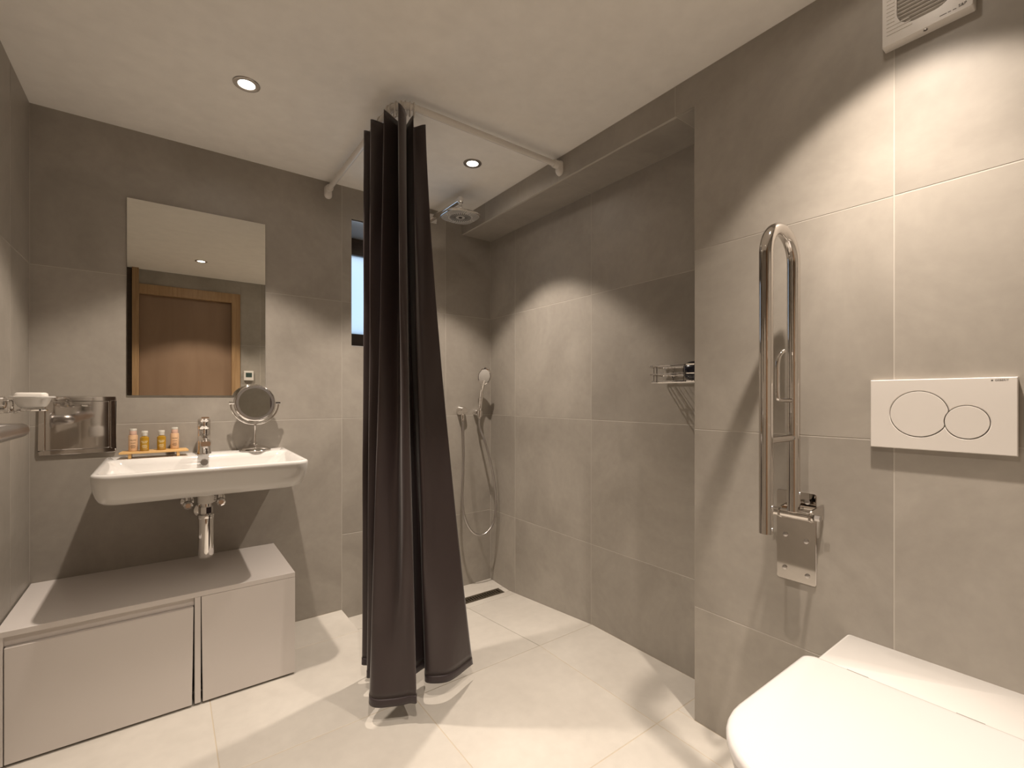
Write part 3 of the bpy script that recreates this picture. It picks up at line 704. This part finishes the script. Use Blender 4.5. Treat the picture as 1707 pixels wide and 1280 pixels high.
# ------------------------------------------------------------------ floor drain
t = thing('floor_drain', 'dark linear floor drain grate in front of the shower wall', 'drain', (1.2, 2.28, -.06))
zd = -.0595
bm = nb(); g = .004
for a in ((DRX0, DRX1, DRY0, DRY0 + .014), (DRX0, DRX1, DRY1 - .014, DRY1), (DRX0, DRX0 + .02, DRY0 + .014, DRY1 - .014), (DRX1 - .02, DRX1, DRY0 + .014, DRY1 - .014)):
    box(bm, a[0] + .001, a[1] - .001, a[2], a[3], zd - .008, zd + .0015)
obj('frame', bm, 'drain', t)
bm = nb(); box(bm, DRX0 + .002, DRX1 - .002, DRY0 + .001, DRY1 - .001, -.0848, -.0835)
for a in ((DRX0 + .002, DRX1 - .002, DRY0 + .001, DRY0 + .003), (DRX0 + .002, DRX1 - .002, DRY1 - .003, DRY1 - .001), (DRX0 + .002, DRX0 + .004, DRY0 + .003, DRY1 - .003), (DRX1 - .004, DRX1 - .002, DRY0 + .003, DRY1 - .003)):
    box(bm, a[0], a[1], a[2], a[3], -.0835, zd - .008)
obj('channel', bm, 'drain', t)
x = DRX0 + .026; k = 0
while x < DRX1 - .03:
    obj('grate_bar', bxo(x, x + .009, DRY0 + .012, DRY1 - .012, zd - .006, zd + .001), 'drain', t); x += .0165

# ------------------------------------------------------------------ wire basket
t = thing('wire_basket', 'chrome wire shower basket in the niche', 'basket', (N, 1.05, 1.15))
bx0, bx1, by0, by1 = N - .128, N - .006, .935, 1.172
def ring(z, i=0.0, r=.0022):
    bm = nb(); tube(bm, [(x, y, z) for x, y in rrect(bx0 + i, bx1, by0 + i, by1 - i, (.05, .012, .012, .05), 6)], r, 8, closed=True); return bm
for z in (1.152, 1.180, 1.212): obj('rim_wire', ring(z, .004 if z < 1.16 else 0,   .0032 if z > 1.2 else .0026), 'chrome', t, smooth=True)
for k in range(9):
    y = by0 + .03 + k * .0215
    bm = nb(); tube(bm, [(bx1, y, 1.152), (bx0 + .004, y, 1.152)], .0014, 6); obj('base_wire', bm, 'chrome', t, smooth=True)
for x in (bx0 + .04, bx0 + .08):
    bm = nb(); tube(bm, [(x, by0 + .006, 1.150), (x, by1 - .006, 1.150)], .0016, 6); obj('base_wire', bm, 'chrome', t, smooth=True)
for x, y in ((bx0 + .002, by0 + .06), (bx0 + .002, by1 - .06), (bx0 + .06, by1 - .002), (bx0 + .06, by0 + .002), (bx1, by0 + .05), (bx1, by1 - .05)):
    bm = nb(); tube(bm, [(x, y, 1.150), (x, y, 1.213)], .0022, 6); obj('upright_wire', bm, 'chrome', t, smooth=True)
for y in (by0 + .05, by1 - .05):
    bm = nb(); lathe(bm, [(.010, 0), (.010, .006)], (N, y, 1.18), (-1, 0, 0), 16); obj('wall_fixing', bm, 'chrome', t, smooth=True)
bm = nb(); rings = []
for k in range(11):
    u = k / 10; r = .037 * (1 - abs(2 * u - 1) ** 3.0) ** .5 + .002
    rings.append([(1.573 + math.cos(2 * PI * j / 20) * r, 0.942 + .085 * u, 1.1545 + .036 + math.sin(2 * PI * j / 20) * r * .95) for j in range(20)])
loft(bm, rings)
tb_ = tag(obj('toiletry_bottle', bm, 'navy', smooth=True, origin=(1.573, 1.02, 1.154)), 'dark navy rounded toiletry bottle lying in the chrome wire basket', 'bottle')

# ------------------------------------------------------------------ folding support rail beside the toilet
GY = .559; GO, GI = 1.204, 1.359
t = thing('folding_support_rail', 'polished steel fold-up support rail hinged on the wall beside the toilet', 'grab rail', (R, GY, .57))
bm = nb(); rr = (GI - GO) / 2; zc = 1.543 - rr - .016
pts = [(GO, GY, .752), (GO, GY, 1.0), (GO, GY, 1.25), (GO, GY, zc)] + [((GO + GI) / 2 - rr * math.cos(a), GY, zc + rr * math.sin(a)) for a in [PI * k / 20 for k in range(1, 20)]] + [(GI, GY, zc), (GI, GY, 1.2), (GI, GY, 1.0), (GI, GY, .785)]
tube(bm, pts, .016, 24); obj('loop_tube', bm, 'steel', t, smooth=60)
bm = nb(); tube(bm, [(GO + .012, GY, .983), (GI - .012, GY, .983)], .0095, 16); obj('cross_bar', bm, 'steel', t, smooth=60)
bm = nb(); lx, ly = GI, GY
tube(bm, catmull([(GI - .01, GY, 1.083), (GI - .04, GY + .002, 1.083), (GI - .085, GY + .000, 1.085), (GI - .094, GY + .000, 1.10), (GI - .094, GY + .000, 1.15), (GI - .092, GY + .000, 1.185), (GI - .080, GY - .002, 1.205), (GI - .068, GY - .004, 1.212)], 5), .0055, 12); obj('paper_holder', bm, 'steel', t, smooth=60)
pl = rrect(.531, .634, .571, .825, .006, 4)
bm = nb(); loft(bm, [[(R, y, z) for y, z in pl], [(R - .004, y, z) for y, z in pl]]); obj('wall_plate', bm, 'steel', t, bevel=.0008)
for y, z in ((.553, .595), (.612, .603), (.556, .69), (.610, .698), (.612, .775), (.553, .80)):
    bm = nb(); lathe(bm, [(.0065, 0), (.0062, .0025), (.003, .0035), (0, .0035)], (R - .004, y, z), (-1, 0, 0), 14); obj('screw', bm, 'brushed', t, smooth=True)
bm = nb(); tube(bm, [(GI, GY + .062, .777), (GI, GY - .050, .777)], .0125, 20); obj('hinge_barrel', bm, 'steel', t, smooth=60)
for y in (GY - .046, GY + .030):
    bm = nb(); loft(bm, [[(R - .003, y, .760), (R - .003, y, .800), (GI, y, .793), (GI - .014, y, .783), (GI - .014, y, .768), (GI, y, .762)], [(R - .003, y + .006, .760), (R - .003, y + .006, .800), (GI, y + .006, .793), (GI - .014, y + .006, .783), (GI - .014, y + .006, .768), (GI, y + .006, .762)]])
    obj('hinge_lug', bm, 'steel', t, bevel=.001)
for y in (GY - .058, GY + .066):
    bm = nb(); lathe(bm, [(.008, -.006), (.008, .006)], (GI, y, .777), (0, 1, 0), 6); obj('hinge_nut', bm, 'brushed', t)
for z, x in ((.82, GO), (.765, GO), (.835, GI)):
    bm = nb(); lathe(bm, [(.0045, 0), (.004, .0025), (0, .0035)], (x - .002, GY - .0155, z), (0, -1, 0), 12); obj('rivet', bm, 'brushed', t, smooth=True)

# ------------------------------------------------------------------ flush plate
t = thing('flush_plate', 'white dual-button flush plate on the wall above the toilet', 'flush plate', (R, .28, .968))
fy0, fy1, fz0, fz1_ = .153, .406, .968, 1.134
cb, rb_, cs, rs = (.313, 1.052), .0535, (.2305, 1.036), .0368
pc = (.2634, 1.0424)                       # lies inside both button circles
def ray_circle(a, c, r):
    dx, dz = pc[0] - c[0], pc[1] - c[1]; b = dx * math.cos(a) + dz * math.sin(a)
    return -b + math.sqrt(max(0, b * b - (dx * dx + dz * dz - r * r)))
def ray_rect(a, i):
    ca, sa = math.cos(a), math.sin(a); ts_ = []
    if abs(ca) > 1e-9: ts_.append(((fy1 - i if ca > 0 else fy0 + i) - pc[0]) / ca)
    if abs(sa) > 1e-9: ts_.append(((fz1_ - i if sa > 0 else fz0 + i) - pc[1]) / sa)
    return min(ts_)
angs = sorted([2 * PI * q_ / 160 for q_ in range(160)] + [math.atan2(z - pc[1], y - pc[0]) % (2 * PI) for y in (fy0, fy1) for z in (fz0, fz1_)])
def rect_ring(w, i): return [(R - w, pc[0] + math.cos(a) * ray_rect(a, i), pc[1] + math.sin(a) * ray_rect(a, i)) for a in angs]
def hole_ring(w, g_): return [(R - w, pc[0] + math.cos(a) * h_, pc[1] + math.sin(a) * h_) for a in angs for h_ in (max(ray_circle(a, cb, rb_ + g_), ray_circle(a, cs, rs + g_)),)]
bm = nb(); loft(bm, [rect_ring(0, .001), rect_ring(.012, 0), rect_ring(.0137, .0015), hole_ring(.0137, .0024), hole_ring(.0125, .0008), hole_ring(.004, .0008)]); obj('plate', bm, 'plastic', t, smooth=25)
def disc(c, r, cut=None, n=64):
    out = []
    for k in range(n):
        a = 2 * PI * k / n; p = (c[0] + r * math.cos(a), c[1] + r * math.sin(a))
        if cut:
            d = math.hypot(p[0] - cut[0][0], p[1] - cut[0][1])
            if d < cut[1]:  # pull the point onto the neighbour's edge
                dx, dz = p[0] - c[0], p[1] - c[1]
                for q_ in range(200):
                    s = 1 - q_ / 200
                    pp = (c[0] + dx * s, c[1] + dz * s)
                    if math.hypot(pp[0] - cut[0][0], pp[1] - cut[0][1]) >= cut[1]: p = pp; break
        out.append(p)
    return out
bm = nb(); pl = disc(cb, rb_ - .0006, (cs, rs + .0010)); loft(bm, [[(R - w, c_[0], c_[1]) for c_ in pl] for w in (.005, .0142)]); lab(obj('large_button', bm, 'plastic', t, bevel=.0007), 'large round flush button')
bm = nb(); pl = disc(cs, rs - .0006); loft(bm, [[(R - w, c_[0], c_[1]) for c_ in pl] for w in (.005, .0142)]); lab(obj('small_button', bm, 'plastic', t, bevel=.0007), 'small round flush button')
text('lettering', 'GEBERIT', .0055, 'printg', t, (R - .0137, .1765, 1.1275), (0, -1, 0), (0, 0, 1))
obj('logo_square', bxo(R - .0139, R - .0135, .1895, .1925, 1.126, 1.129), 'printg', t)

# ------------------------------------------------------------------ extractor fan
t = thing('extractor_fan', 'white square extractor fan with louvred grille high on the wall', 'fan', (R, .298, 1.944))
ey0, ey1, ez0, ez1 = .217, .380, 1.944, 2.107
ec = ((ey0 + ey1) / 2, (ez0 + ez1) / 2 + .002)
pl = rrect(ey0, ey1, ez0, ez1, .004, 8)
opening = [p for p in rrect(ec[0] - .052, ec[0] + .052, ec[1] - .052, ec[1] + .052, .036, 8)]
bm = nb()
loft(bm, [[(R, y, z) for y, z in pl], [(R - .022, y, z) for y, z in pl], [(R - .026, (y - ec[0]) * .975 + ec[0], (z - ec[1]) * .975 + ec[1]) for y, z in pl], [(R - .026, y, z) for y, z in opening], [(R - .012, y, z) for y, z in opening]], cap0=True, cap1=True)
obj('case', bm, 'plastic', t, smooth=30)
k = 0; z = ec[1] - .046
while z < ec[1] + .05:
    dz = abs(z - ec[1]); hw = .051 if dz < .016 else .051 - .036 + math.sqrt(max(0, .036 ** 2 - (dz - .016) ** 2))
    bm = nb(); loft(bm, [[(R - .013, y, z - .003), (R - .024, y, z + .003), (R - .023, y, z + .0045), (R - .012, y, z - .0015)] for y in (ec[0] - hw, ec[0] + hw)]); obj('louvre_slat', bm, 'plastic', t)
    z += .0092
z = ec[1] - .058
for k in range(14):
    dz = z - ec[1]; 
    y0 = ey1 - .010; y1 = ec[0] + .056 if dz > -.035 else ec[0] + .03 + (.035 + dz) * .3
    obj('case_rib', bxo(R - .0275, R - .0255, y1, y0, z, z + .0016), 'plastic', t); z += .0092
bm = nb(); lathe(bm, [(.004, 0), (.004, .003), (0, .0035)], (R - .020, ec[0], ez0 + .0015), (0, 0, -1), 12); obj('screw', bm, 'brushed', t, smooth=True)
text('lettering', 'S&P', .0085, 'printg', t, (R - .0265, ey0 + .018, ez0 + .013), (0, -1, 0), (0, 0, 1))
for a, b in ((.044, .056), (.037, .042), (.028, .034)): obj('print_mark', bxo(R - .0263, R - .0259, ey0 + a, ey0 + b, ez0 + .010, ez0 + .0115), 'printg', t)

# ------------------------------------------------------------------ toilet
TC = .283
t = thing('toilet', 'white wall-hung toilet with closed rounded lid below the flush plate', 'toilet', (R, TC, .10))
def dshape(x0, x1, hw, rf, rb, n=10):
    return rrect(x0, x1, TC - hw, TC + hw, (rf, rb, rb, rf), n)
bm = nb(); rings = []
for x0, hw, rf, z in ((1.05, .075, .06, .10), (1.02, .095, .075, .104), (.97, .118, .09, .14), (.90, .142, .115, .21), (.83, .160, .135, .29), (.785, .172, .145, .36), (.770, .177, .15, .41), (.768, .178, .15, .432), (.772, .175, .148, .437)):
    rings.append(ring_z(dshape(x0, R - .0005, hw, rf, .012), z))
loft(bm, rings); obj('pan', bm, 'ceramic', t, smooth=50)
bm = nb(); loft(bm, [ring_z(rrect(1.218 + i, R - .0005, TC - .178 + i, TC + .178 - i, (.008, .004, .004, .008), 4), z) for i, z in ((.004, .434), (0, .438), (0, .466), (.002, .470), (.006, .472))]); obj('back_ledge', bm, 'ceramic', t, smooth=50)
bm = nb(); loft(bm, [ring_z(dshape(.752 + i, 1.214, .186 - i, .155, .012), z) for i, z in ((.004, .438), (0, .442), (0, .456), (.004, .461))]); obj('seat', bm, 'seat', t, smooth=50)
bm = nb(); loft(bm, [ring_z(dshape(.744 + i, 1.214 - i * .5, .192 - i, .160, .022), z) for i, z in ((.006, .462), (.001, .4645), (0, .468), (.0, .480), (.003, .4865), (.009, .4895), (.022, .491))]); obj('lid', bm, 'seat', t, smooth=50)
for y in (TC - .09, TC + .09):
    bm = nb(); tube(bm, [(1.222, y - .02, .476), (1.222, y + .02, .476)], .0075, 14); obj('hinge', bm, 'chrome', t, smooth=60)
